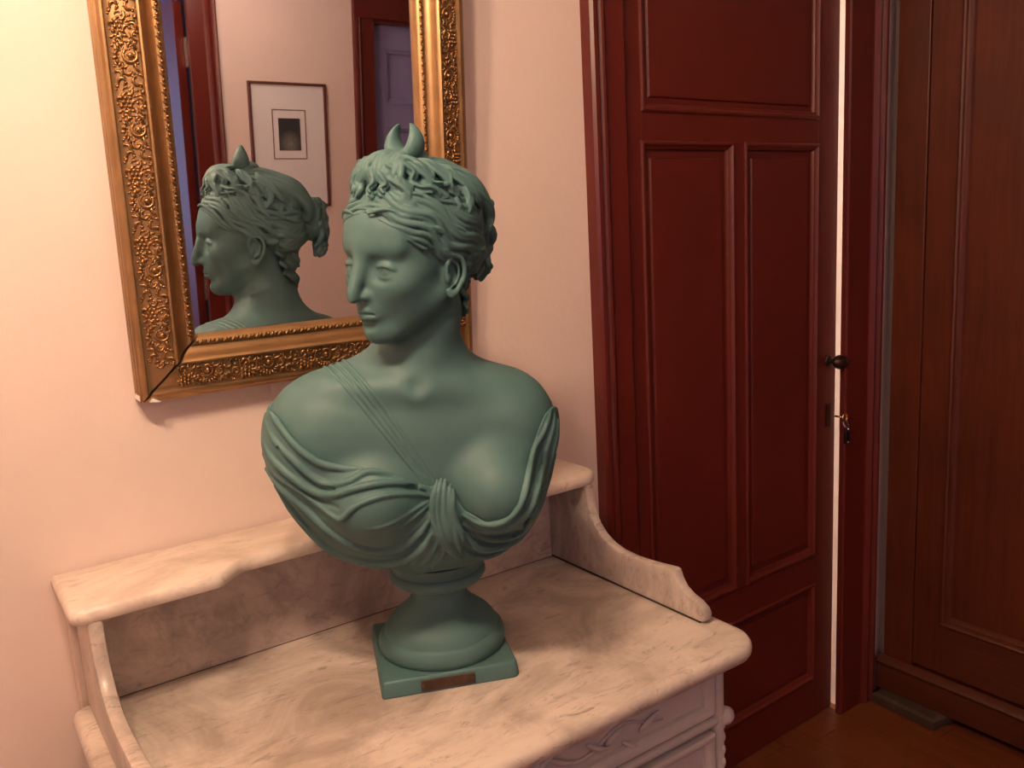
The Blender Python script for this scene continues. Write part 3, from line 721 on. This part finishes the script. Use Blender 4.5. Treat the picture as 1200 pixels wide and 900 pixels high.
for s_ in (-1, 1):
    he(body, (s_*7.9, 90.5, -42.5), (4.9, 10, 5.2), 9)
    he(body, (s_*33, 33, -54), (21, 26, 24), 20)                # cheek fill               # nostril wings
    he(body, (s_*5.5, 102, -52.5), (3.0, 5, 2.6), 2, 'sub')
    ec = np.array((s_*30.5, 69.5, -9.5)); er = 14.6
    he(body, ec, (15.2, er, er), 3.5)                           # eyeball
    def lid(az, e, rr): return ec+rr*np.array((s_*math.sin(R(az))*math.cos(R(e)), math.cos(R(az))*math.cos(R(e)), math.sin(R(e))))
    azs = np.linspace(-72, 84, 15)
    for kk, (e0, rr, tr, bl) in enumerate(((31, 16.2, 1.9, .6), (43, 15.9, 2.3, 1.4), (55, 15.2, 2.6, 2.6))):
        hch(body, [lid(a, -3-.06*(a+72)*.5+e0*math.cos((a-6)/78*math.pi/2), rr) for a in azs], tr*np.minimum(1, np.minimum(azs+72, 84-azs)/40+.55), bl)
    hch(body, [lid(a, -3-.06*(a+72)*.5-31*math.cos((a-6)/78*math.pi/2), 15.5) for a in azs], 1.9*np.minimum(1, np.minimum(azs+72, 84-azs)/40+.6), 2.2)
    he(body, lid(-4, -3, 15.0), (3.3, 1.9, 3.3), .6, 'sub')     # pupil
# mouth
he(body, (0, 77, -64), (18, 14, 14), 14)
hch(body, spline([(-19, 81, -65.5), (-10, 89, -62.5), (-4, 92.8, -61), (0, 92.8, -61.6), (4, 92.8, -61), (10, 89, -62.5), (19, 81, -65.5)], 19), [1.2]+[2.0, 2.4, 2.8, 3.1]+[3.4]*9+[3.1, 2.8, 2.4, 2.0]+[1.2], 4)
hch(body, spline([(-17, 81, -67.5), (-9, 87.5, -70.5), (0, 89.8, -71.2), (9, 87.5, -70.5), (17, 81, -67.5)], 15), [1.4, 2.4, 3.3, 4.0, 4.5]+[4.9]*5+[4.5, 4.0, 3.3, 2.4, 1.4], 5)
hch(body, spline([(-18, 83.5, -66.2), (-9, 92.3, -65.5), (0, 96.0, -66.3), (9, 92.3, -65.5), (18, 83.5, -66.2)], 17), 1.2, 2.4, 'sub')
he(body, (0, 90, -81), (14, 6, 4.5), 9, 'sub')
hch(body, [(0, 100, -52), (0, 97, -58)], [2.0, 2.4], 4, 'sub')
# ears
for s_ in (-1, 1):
    def ex(v, w, o=0): return (s_*(66.5+o-.15*(v-8)), v-3, w*1.04-13)
    he(body, (s_*64, -4, -19), (8, 13, 25), 6, rot=(-10, 0, 0))
    hch(body, spline([ex(8, -16, 4), ex(11, -3, 5), ex(9, 9, 6), ex(1, 16, 7), ex(-9, 14, 8), ex(-15, 4, 8.5), ex(-15, -9, 8), ex(-10, -20, 6.5), ex(-3, -29, 5), ex(4, -32, 4), ex(8, -27, 3.5)], 30), [2.6]*5+[3.3]*13+[3.6]*5+[4.4, 5.2, 5.6, 5.6, 5.2, 4.6, 3.8], 2.2)
    he(body, (s_*74.5, -4, -19), (5.5, 7.5, 15), 2.5, 'sub', rot=(-10, 0, 0))
    hch(body, spline([ex(2, 9, 5), ex(-6, 5, 6), ex(-8, -6, 6), ex(-4, -17, 5), ex(3, -22, 4)], 12), 2.0, 3.5)
    he(body, ex(8, -11, 4), (3.5, 4.2, 5.5), 3)
bm_ = body.mesh('figure', 1)
o = link('figure', bm_, 'patina', bust); o['label'] = 'smooth bare face, neck and shoulders'

# ------------------------------------------------------------------ hair
hair = Vol(tuple(np.array((-.145, -.25, .53))), (.165, .08, .87), 1.35e-3)
PO = np.array((0, -.679, .735)); FO = np.array((0, .735, .679)); SO = np.array((1., 0, 0))
HCn = np.array((0, -6, 34.)); HR3 = np.array((76, 103, 88.))
def hsurf(lat, lon, off=0.0):
    """point on the hair shell: latitude about the up-and-back pole, longitude 0 at the brow, + towards her left"""
    d = math.cos(lat)*(FO*math.cos(lon)+SO*math.sin(lon))+PO*math.sin(lat)
    rr = 1/math.sqrt(((d/HR3)**2).sum()); return HCn+d*(rr+off)
he(hair, HCn, HR3-3.5, 4)
# cut at the hairline (behind the plane) : subtract half space in front/below
B = hair.F.shape
gx, gy, gz = hair.ax[0][:, None, None]-HO[0], hair.ax[1][None, :, None]-HO[1], hair.ax[2][None, None, :]-HO[2]
nv = HM@PO
pl = (gx*nv[0]+gy*nv[1]+gz*nv[2])-(-8*HS)
sd = np.abs(gx*HM[0, 0]+gy*HM[1, 0]+gz*HM[2, 0])
pl = pl+np.where(sd > .045, (sd-.045)*.35, 0)-np.clip(sd/.03, 0, 1)*0
hair.F = np.maximum(hair.F, (-pl).astype(np.float32))
del gx, gy, gz, pl, sd
rnd = random.Random(7)
def lock(lat0, lon0, lon1, amp, freq, ph, rad, off, rise=0.0, lat1=None, n=46, k=1.6, taper=.12, ramp_from=.5):
    P = []; RR = []
    for i in range(n):
        t = i/(n-1); lon = lon0+(lon1-lon0)*t
        sm = max(0, (t-ramp_from)/(1-ramp_from)); sm = sm*sm*(3-2*sm)
        lat = lat0+rise*t+((lat1-lat0) if lat1 is not None else 0)*sm+amp*math.sin(freq*lon*2+ph)*min(1, t*6+.15)
        P.append(hsurf(lat, lon, off+1.4*math.sin(freq*lon*2+ph+1.1)-6.5*(1-min(1, t/.16))-6.5*(1-min(1, (1-t)/.16))))
        RR.append(rad*(min(1, t/taper*.7+.3))*(min(1, (1-t)/taper*.6+.4)))
    hch(hair, P, RR, k)
for s_ in (-1, 1):
    j = 0; lat = -25.0
    while lat < 44:
        step = rnd.uniform(4.2, 5.6)
        l0 = R(lat); c_ = 1-.28*max(0, lat)/44
        lock(l0+R(rnd.uniform(-.5, .5)), s_*R(rnd.uniform(-2, 2)+max(0, lat)*.25), s_*R(176), R(rnd.uniform(2.6, 4.4)), rnd.uniform(3.0, 3.8), rnd.uniform(-.45, .45)+j*.22, rnd.uniform(4.0, 5.4), rnd.uniform(-2.0, 2.0), lat1=R(min(62, lat+34)), k=.6)
        if j % 2 == 0:   # thinner overlapping strands
            a0 = rnd.uniform(6, 40)
            lock(l0+R(rnd.uniform(-2, 2)), s_*R(a0), s_*R(a0+rnd.uniform(35, 70)), R(rnd.uniform(2.2, 3.6)), rnd.uniform(3.5, 5), rnd.uniform(0, 6), rnd.uniform(2.4, 3.2), 2.6, rise=R(rnd.uniform(2, 7)), n=30, k=1.0, taper=.3)
            a0 = rnd.uniform(50, 110)
            lock(l0+R(rnd.uniform(-2, 2)), s_*R(a0), s_*R(a0+rnd.uniform(30, 55)), R(rnd.uniform(1.6, 3)), rnd.uniform(3.5, 5), rnd.uniform(0, 6), rnd.uniform(2.4, 3.2), 2.4, rise=R(rnd.uniform(3, 9)), n=30, k=1.0, taper=.3)
        lat += step; j += 1
# wisps low on the temples
for s_ in (-1, 1):
    for la, a0, a1, rr in ((-28, 10, 88, 3.6), (-30.5, 20, 84, 3.2), (-33, 30, 80, 2.8), (-35, 44, 76, 2.4)):
        lock(R(la), s_*R(a0), s_*R(a1), R(1.3), 4.2, la*.9, rr, -1.2, rise=R(1.5), n=34, k=1.4, taper=.3)
# hair drawn up over the crown from the sides and the back
for i in range(26):
    lon = R(-180+360*i/26+rnd.uniform(-4, 4)); P = []; RR = []
    if abs(math.degrees(lon)) < 60: continue
    l0, l1 = R(rnd.uniform(26, 34)), R(rnd.uniform(66, 80))
    for t in np.linspace(0, 1, 16): P.append(hsurf(l0+(l1-l0)*t, lon+R(4)*math.sin(t*7+i), 1.0+1.5*math.sin(t*9+i))); RR.append(4.6-1.2*t)
    hch(hair, P, RR, 1.3)
# puffed roll above the brow with strands laid across it
he(hair, (-16, 46, 112), (26, 22, 19), 8); he(hair, (16, 44, 112), (28, 22, 19), 8); he(hair, (0, 20, 111), (34, 30, 18), 8); he(hair, (0, 2, 118), (27, 30, 20), 10); he(hair, (0, -9, 126), (23, 22, 18), 10)
for i in range(15):
    u = -44+88*i/14
    P = spline([(u*1.05+rnd.uniform(-2, 2), 64-abs(u)*.25, 92-abs(u)*.12), (u+rnd.uniform(-3, 3), 68-abs(u)*.3, 112-abs(u)*.15), (u*.85, 54-abs(u)*.2, 128-abs(u)*.22), (u*.6, 34, 133-abs(u)*.15), (u*.4, 10, 131)], 18)
    P[:, 0] += 1.8*np.sin(np.linspace(0, 6, 18)+i*1.3); P += np.array((0, 2, 3.2))
    hch(hair, P, np.concatenate([np.linspace(3.2, 5.4, 9), np.linspace(5.4, 3.4, 9)]), .9)
# loose S-curls falling from the roll on both sides
for s_ in (-1, 1):
    for (P, r0_) in (([(14, 58, 120), (28, 56, 116), (38, 48, 104), (36, 52, 92), (46, 48, 84), (58, 38, 82), (60, 30, 74)], 5.4),
                     ([(20, 50, 126), (36, 46, 121), (48, 36, 110), (47, 40, 98), (57, 33, 91), (66, 22, 90), (68, 14, 82)], 5.8),
                     ([(24, 40, 130), (42, 32, 124), (54, 20, 113), (54, 22, 102), (63, 13, 96), (70, 0, 95)], 5.4),
                     ([(10, 64, 112), (20, 66, 106), (26, 64, 96), (22, 70, 90), (30, 68, 82)], 6.2),
                     ([(2, 66, 116), (8, 70, 108), (12, 72, 98), (8, 77, 91), (14, 78, 83)], 5.4)):
        Q = spline([(s_*p[0], p[1], p[2]) for p in P], 26); t = np.linspace(0, 1, 26)
        hch(hair, Q, 1.3*r0_*(1-.5*t)*np.minimum(1, t*5+.5), 1.6)
        Q2 = Q+np.array((s_*3.4, 4.2, 2.8)); hch(hair, Q2[3:-2], (r0_*.62*(1-.5*t))[3:-2], .9)
        Q3 = Q+np.array((s_*1.2, 4.2, -4.0)); hch(hair, Q3[4:-4], (r0_*.58*(1-.5*t))[4:-4], .9)
# heavy wavy locks over the temples and a looped curl above the ear
for s_ in (-1, 1):
    for P, r0_ in (([(30, 62, 104), (44, 54, 98), (50, 50, 88), (47, 53, 78), (55, 46, 70), (64, 34, 66)], 7.0),
                   ([(34, 40, 122), (50, 28, 116), (58, 20, 104), (56, 22, 92), (64, 12, 84), (71, 0, 80)], 7.4),
                   ([(36, 14, 126), (54, 4, 116), (64, -6, 102), (66, -8, 90), (72, -20, 80)], 6.6),
                   ([(58, -34, 92), (68, -40, 80), (72, -38, 66), (68, -28, 60), (72, -18, 66), (72, -14, 78)], 6.2),
                   ([(40, -20, 118), (56, -30, 106), (64, -44, 92), (66, -58, 76), (62, -72, 62)], 6.4)):
        Q = spline([(s_*p[0], p[1], p[2]) for p in P], 26); t = np.linspace(0, 1, 26)
        rr = r0_*np.minimum(1, np.minimum(t*4+.45, (1-t)*3+.3)); hch(hair, Q, rr, 1.2)
        for a in range(4):
            ang = 1.4*a+t*3; hch(hair, Q+np.stack([s_*np.abs(np.cos(ang))*rr*.8, np.sin(ang)*rr*.7, np.cos(ang*1.1)*rr*.7], 1), rr*.40, .7)
# fuller hair low at the back, then tresses looped from the crown to the knot
he(hair, (0, -58, 6), (65, 48, 48), 14)
for s_ in (-1, 1):
    for i in range(13):
        el0 = -42+88*i/12; P = []
        for t in np.linspace(0, 1, 22):
            az = R(100-92*t); el = R(el0+22*t*t+3.5*math.sin(t*9+i*1.4)); q_ = 1.0+.02*math.sin(t*8+i)
            P.append((s_*65*q_*math.cos(el)*math.sin(az), -58-48*q_*math.cos(el)*math.cos(az), 6+48*q_*math.sin(el)))
        hch(hair, P, np.linspace(4.0, 4.8, 22), 1.0)
    for dx, dz, r0_ in ((0, 0, 12), (11, -6, 10.5), (-10, 2, 11), (18, -15, 9)):
        P = spline([(s_*(14+dx*.6), 2, 117+dz), (s_*(20+dx), -36, 117+dz), (s_*(27+dx), -74, 101+dz), (s_*(30+dx*.9), -100, 78+dz*.8), (s_*(29+dx*.7), -113, 54+dz*.5), (s_*(26+dx*.5), -110, 33+dz*.3)], 24)
        t = np.linspace(0, 1, 24); hch(hair, P, r0_*(.75+.35*np.sin(math.pi*t)), 3)
        for a in range(7):
            ang = 2*math.pi*a/7+dx; Q = P+np.stack([np.cos(ang+t*1.6)*r0_*.86, 0*t, np.sin(ang+t*1.6)*r0_*.86], 1)
            hch(hair, Q, 2.9*(.6+.5*np.sin(math.pi*t)), 1.0)
# hanging knot of curls behind
he(hair, (0, -120, 26), (30, 26, 42), 8)
for s_ in (-1, 1): he(hair, (s_*26, -66, 78), (30, 44, 34), 8)
for i in range(16):
    a = rnd.uniform(-1, 1); P = []
    for t in np.linspace(0, 1, 18):
        P.append((a*30*(1-.35*t)+6*math.sin(t*15+i), -130-18*math.sin(math.pi*(t*.8+.1))+abs(a)*16+3*math.cos(t*12+i*2), 64-108*t*(.78+.22*abs(math.sin(i)))))
    hch(hair, P, np.linspace(7.0, 4.6, 18), 1.1)
for i in range(22):
    a = rnd.uniform(0, 6.28); w_ = rnd.uniform(-38, 58); rr = (1-.3*(58-w_)/96)
    he(hair, (24*rr*math.cos(a), -126-20*rr*abs(math.sin(a)), w_), (rnd.uniform(6, 10), rnd.uniform(5, 8), rnd.uniform(7, 12)), 2, rot=(rnd.uniform(-60, 60), rnd.uniform(-60, 60), 0))
he(hair, (0, -58, -44), (36, 30, 40), 10)
# gathered hair behind the ears and curls on the nape
for s_ in (-1, 1):
    for i in range(9):
        a = i/8; P = []
        for t in np.linspace(0, 1, 18):
            P.append((s_*(66-46*a-8*t*a+3*math.sin(t*9+i)), -30-34*a-24*t+3*math.cos(t*9+i*2), -8-18*a+(6-a*38)*t-4*math.sin(t*6+i)))
        hch(hair, P, np.linspace(5.6, 3.4, 18), 1.3)
    for i in range(7):
        a = i/6; P = []
        for t in np.linspace(0, 1, 20):
            P.append((s_*(44-40*a+3.5*math.sin(t*13+i)), -46-24*a-12*t+3.5*math.cos(t*13+i), -30-8*a-(44+22*a)*t))
        hch(hair, P, np.linspace(5.4, 3.0, 20), 1.3)
o = link('hair', hair.mesh('hair', 0), 'patina', bust); o['label'] = 'wavy hair swept up into curls and a hanging knot'

# ------------------------------------------------------------------ crescent diadem
cr = MB(); n_ = 40
def crescent_ring(i):
    t = i/n_; a = math.pi*(-.5)+ (t-.5)*2*R(157)         # angle round the outer circle, 0 at bottom
    ca, sa = math.cos(a), math.sin(a); th = (1-abs(2*t-1)**2.8)
    ro = 29.5; ri = ro-21.0*th-2.0; v0 = 7
    pts = []
    for k in range(12):
        b2 = 2*math.pi*k/12; rr = (ro+ri)/2+(ro-ri)/2*math.cos(b2); vv = (3.0+15*th)*math.sin(b2)
        pts.append(hp(rr*ca*1.0, v0+vv-.10*(rr*sa+30), 146+rr*sa))
    return pts
cr.loft([crescent_ring(i) for i in range(n_+1)]); o = cr.build('crescent_diadem', 'patina', bust, True)
o['label'] = 'crescent moon ornament with two upright horns'

# ------------------------------------------------------------------ drapery knotted on the chest
cl = Vol((-.275, -.262, .165), (.225, .115, .535), 1.6e-3)
sub = body.F[:, :, :cl.n[2]]
YT = np.array([(295, 480), (318, 482), (327, 489), (337, 506), (353, 522), (375, 538), (401, 546), (440, 552), (470, 560), (505, 570), (520, 563), (545, 598), (570, 612), (595, 607), (607, 590), (614, 560), (621, 530), (631, 502), (639, 484), (647, 476), (670, 472)], float)
gx, gy, gz = cl.ax[0][:, None, None]-EYE[0], cl.ax[1][None, :, None]-EYE[1], cl.ax[2][None, None, :]-EYE[2]
D = gx*e_f[0]+gy*e_f[1]+gz*e_f[2]
PX = 600+F_PX*(gx*e_r[0]+gy*e_r[1]+gz*e_r[2])/D; PY = 450-F_PX*(gx*e_u[0]+gy*e_u[1]+gz*e_u[2])/D
edge = (np.interp(PX.ravel(), YT[:, 0], YT[:, 1]).reshape(PX.shape)-PY)*D/F_PX*.8
back = (cl.ax[1][None, :, None] > -.045)
edge = np.where(back, (cl.ax[2][None, None, :]-.452+.085*cl.ax[0][:, None, None]), edge)
lay = sub-.0042
h_ = np.maximum(.004-np.abs(lay-edge), 0)/.004
cl.F[:] = np.maximum(np.maximum(lay, edge)+h_*h_*.001, -(sub+.006))
del gx, gy, gz, D, PX, PY, edge, h_, lay
def on_body(px, py, off):
    d = sight(px, py); best = None; t = .85; p = EYE+d*t; low = (9, p)
    while t < 1.75:
        p = EYE+d*t
        if np.all(p > body.lo) and np.all(p < body.lo+body.h*(body.n-1)):
            v = body.sample(p)
            if v < low[0]: low = (v, p)
            if v < 0: break
        t += .0015
    p = low[1]; nrm = body.normal(p); return p-nrm*min(low[0], .02)*(1 if low[0] > 0 else 0)+nrm*off
def fold(P, r, off=.002, k=.0045, n=26, ends=.35, V=None):
    Q = spline([on_body(x_, y_, off) for x_, y_ in P], n); t = np.linspace(0, 1, n)
    (V or cl).chain(Q, r*np.minimum(1, np.minimum(t, 1-t)*5+ends), k)
FOLDS = [
 ([(321, 484), (330, 497), (341, 512), (356, 528), (377, 541), (401, 549), (425, 551)], .0050),
 ([(316, 495), (327, 517), (347, 538), (367, 556), (388, 568), (411, 566), (429, 556), (444, 556), (470, 563)], .0050),
 ([(313, 512), (325, 536), (349, 559), (374, 575), (396, 580), (416, 575), (440, 570), (471, 567), (495, 573)], .0056),
 ([(312, 531), (328, 554), (352, 571), (377, 589), (400, 606), (408, 603), (420, 592), (449, 582), (484, 579), (504, 581)], .0042),
 ([(315, 548), (334, 568), (358, 589), (384, 613), (411, 631), (439, 640), (468, 637), (490, 622), (504, 603)], .0060),
 ([(326, 566), (344, 596), (368, 622), (392, 641), (420, 651), (449, 655), (476, 651), (496, 636), (507, 618)], .0068),
 ([(335, 585), (358, 612), (380, 633), (402, 648), (430, 657), (458, 662)], .0050),
 ([(456, 622), (480, 606), (504, 588)], .0034), ([(462, 632), (486, 616), (504, 596)], .0034), ([(430, 618), (455, 612), (480, 598), (503, 585)], .0026),
 ([(484, 659), (501, 638), (511, 622)], .0036), ([(494, 661), (507, 644), (514, 626)], .0034), ([(506, 663), (518, 648), (521, 630)], .0034), ([(472, 660), (494, 642), (508, 620)], .0030),
 ([(642, 482), (638, 495), (632, 509), (624, 522), (619, 540), (616, 560), (611, 583), (600, 601), (582, 611), (562, 609), (546, 600)], .0042),
 ([(646, 487), (643, 502), (637, 522), (631, 547), (626, 571), (618, 594), (604, 610), (587, 617), (567, 614), (547, 602)], .0050),
 ([(649, 492), (645, 516), (638, 544), (631, 573), (623, 598), (611, 616), (591, 627), (569, 626), (545, 611)], .0055),
 ([(646, 530), (639, 562), (631, 592), (618, 613), (601, 629), (580, 638), (558, 638), (543, 622)], .0058),
 ([(612, 625), (592, 641), (570, 648), (551, 648), (538, 638)], .0048),
 ([(570, 618), (555, 616), (544, 608)], .0030),
]
for P, r in FOLDS: fold(P, r*1.04, off=.0072 if r > .0052 else (.0060 if r > .004 else .0048), k=.0024)
# hollows between the folds
for P in ([(331, 524), (350, 547), (372, 565), (394, 575)], [(330, 546), (352, 566), (376, 583), (398, 595)], [(340, 577), (362, 600), (388, 622), (414, 640), (445, 648), (474, 645)], [(634, 515), (626, 545), (621, 570), (613, 592)], [(604, 620), (585, 630), (565, 632)], [(476, 569), (486, 571)]):
    Q = spline([on_body(x_, y_, .0062) for x_, y_ in P], 22); cl.chain(Q, .0034, .003, 'sub')
kc = on_body(522, 602, .003)
e1 = np.array((.12, 0, .993)); e1 /= np.linalg.norm(e1)
cl.ell(kc, (.023, .019, .050), .008, None)
for P in ([(511, 561), (504, 580), (504, 600), (511, 621), (523, 638), (537, 648)], [(516, 559), (511, 580), (511, 602), (517, 624), (530, 642), (538, 649)], [(522, 560), (519, 580), (519, 603), (525, 625), (535, 643)], [(530, 565), (529, 584), (529, 604), (532, 624), (537, 640)], [(536, 572), (538, 588), (539, 604), (538, 620), (539, 634)]):
    Q = spline([on_body(x_, y_, (.0175 if 575 < y_ < 625 else .011)) for x_, y_ in P], 26); t = np.linspace(0, 1, 26)
    cl.chain(Q, .0046*np.minimum(1, np.minimum(t, 1-t)*4+.5), .0010)
o = link('drapery', cl.mesh('drapery', 1), 'patina', bust); o['label'] = 'folded drapery gathered into a knot below the breast'
# pleated strap crossing the chest
st = Vol((-.2, -.262, .30), (.03, .06, .57), 1.3e-3)
sA = [(380, 428), (400, 448), (424, 476), (450, 508), (478, 543), (502, 572)]; sB = [(402, 421), (420, 440), (443, 468), (467, 502), (491, 538), (509, 565)]
for f_ in (0, .33, .66, 1):
    P = spline([(a[0]+(b[0]-a[0])*f_, a[1]+(b[1]-a[1])*f_) for a, b in zip(sA, sB)], 40)
    Q = np.array([on_body(x_, y_, -.0010) for x_, y_ in P])
    Q[1:-1] = (Q[:-2]+2*Q[1:-1]+Q[2:])/4
    tail = []; p = Q[0].copy()
    for _ in range(26):                                           # carry on over the shoulder
        p = p+np.array((-.0006, .004, .0006))
        for _k in range(3): p = p-body.normal(p)*(body.sample(p)+.0010)
        tail.append(p.copy())
    st.chain(np.vstack([np.array(tail)[::-1], Q]), .0036, .0012)
o = link('shoulder_strap', st.mesh('shoulder_strap', 1), 'patina', bust); o['label'] = 'thin pleated strap crossing from shoulder to knot'

# ------------------------------------------------------------------ turned socle, plinth and name plate
MB().lathe([(.085, .024), (.100, .0245), (.1045, .029), (.1065, .037), (.1060, .045), (.1030, .053), (.0985, .0575), (.0965, .0580), (.0955, .0600), (.0945, .0630), (.0905, .0705), (.083, .0795), (.0735, .0875), (.064, .0945), (.0560, .1020), (.0490, .1105), (.0460, .1200), (.0455, .128), (.0485, .1345), (.058, .1375), (.068, .141), (.0765, .1465), (.0805, .1530), (.0800, .1590), (.0770, .1625), (.0745, .1640), (.0735, .170), (.0745, .180), (.068, .184)], 72, (.003, 0, 0)).build('socle', 'patina', bust, 'auto')
pl = MB(); hw_ = .111
ol = arc(-hw_+.006, -hw_+.006, .006, 180, 270, 3)+arc(hw_-.012, -hw_+.012, .012, 270, 360, 5)+arc(hw_-.006, hw_-.006, .006, 0, 90, 3)+arc(-hw_+.006, hw_-.006, .006, 90, 180, 3)
slab(pl, ol, [(.001, 0), (0, .0015), (.0, .003), (.0025, .022), (.0045, .0258), (.0058, .0264)], lambda a, b_, hgt: (a, b_, hgt))
plo = pl.build('plinth', 'patina', bust, 'auto')
np_ = MB(); slab(np_, [(-.043, -.0085), (.043, -.0085), (.043, .0085), (-.043, .0085)], [(0, 0), (0, .0014), (.001, .002)], lambda a, b_, hgt: (a+.0, -hgt, b_))
npo = np_.build('name_plate', plain('tarnished_brass', (.075, .042, .026), .5, metal=.5, var=.35, scale=60), bust); npo.location = (-.006, -hw_+.0006, .0125); npo.rotation_euler = (R(-7), 0, 0)
npo['label'] = 'tarnished brass plate on the front of the plinth'
for sx in (-1, 1):
    o = MB().ball((sx*.0385, -.0025, 0), (.0022, .0012, .0022), 8, 4).build('screw', 'bronze', npo, True)
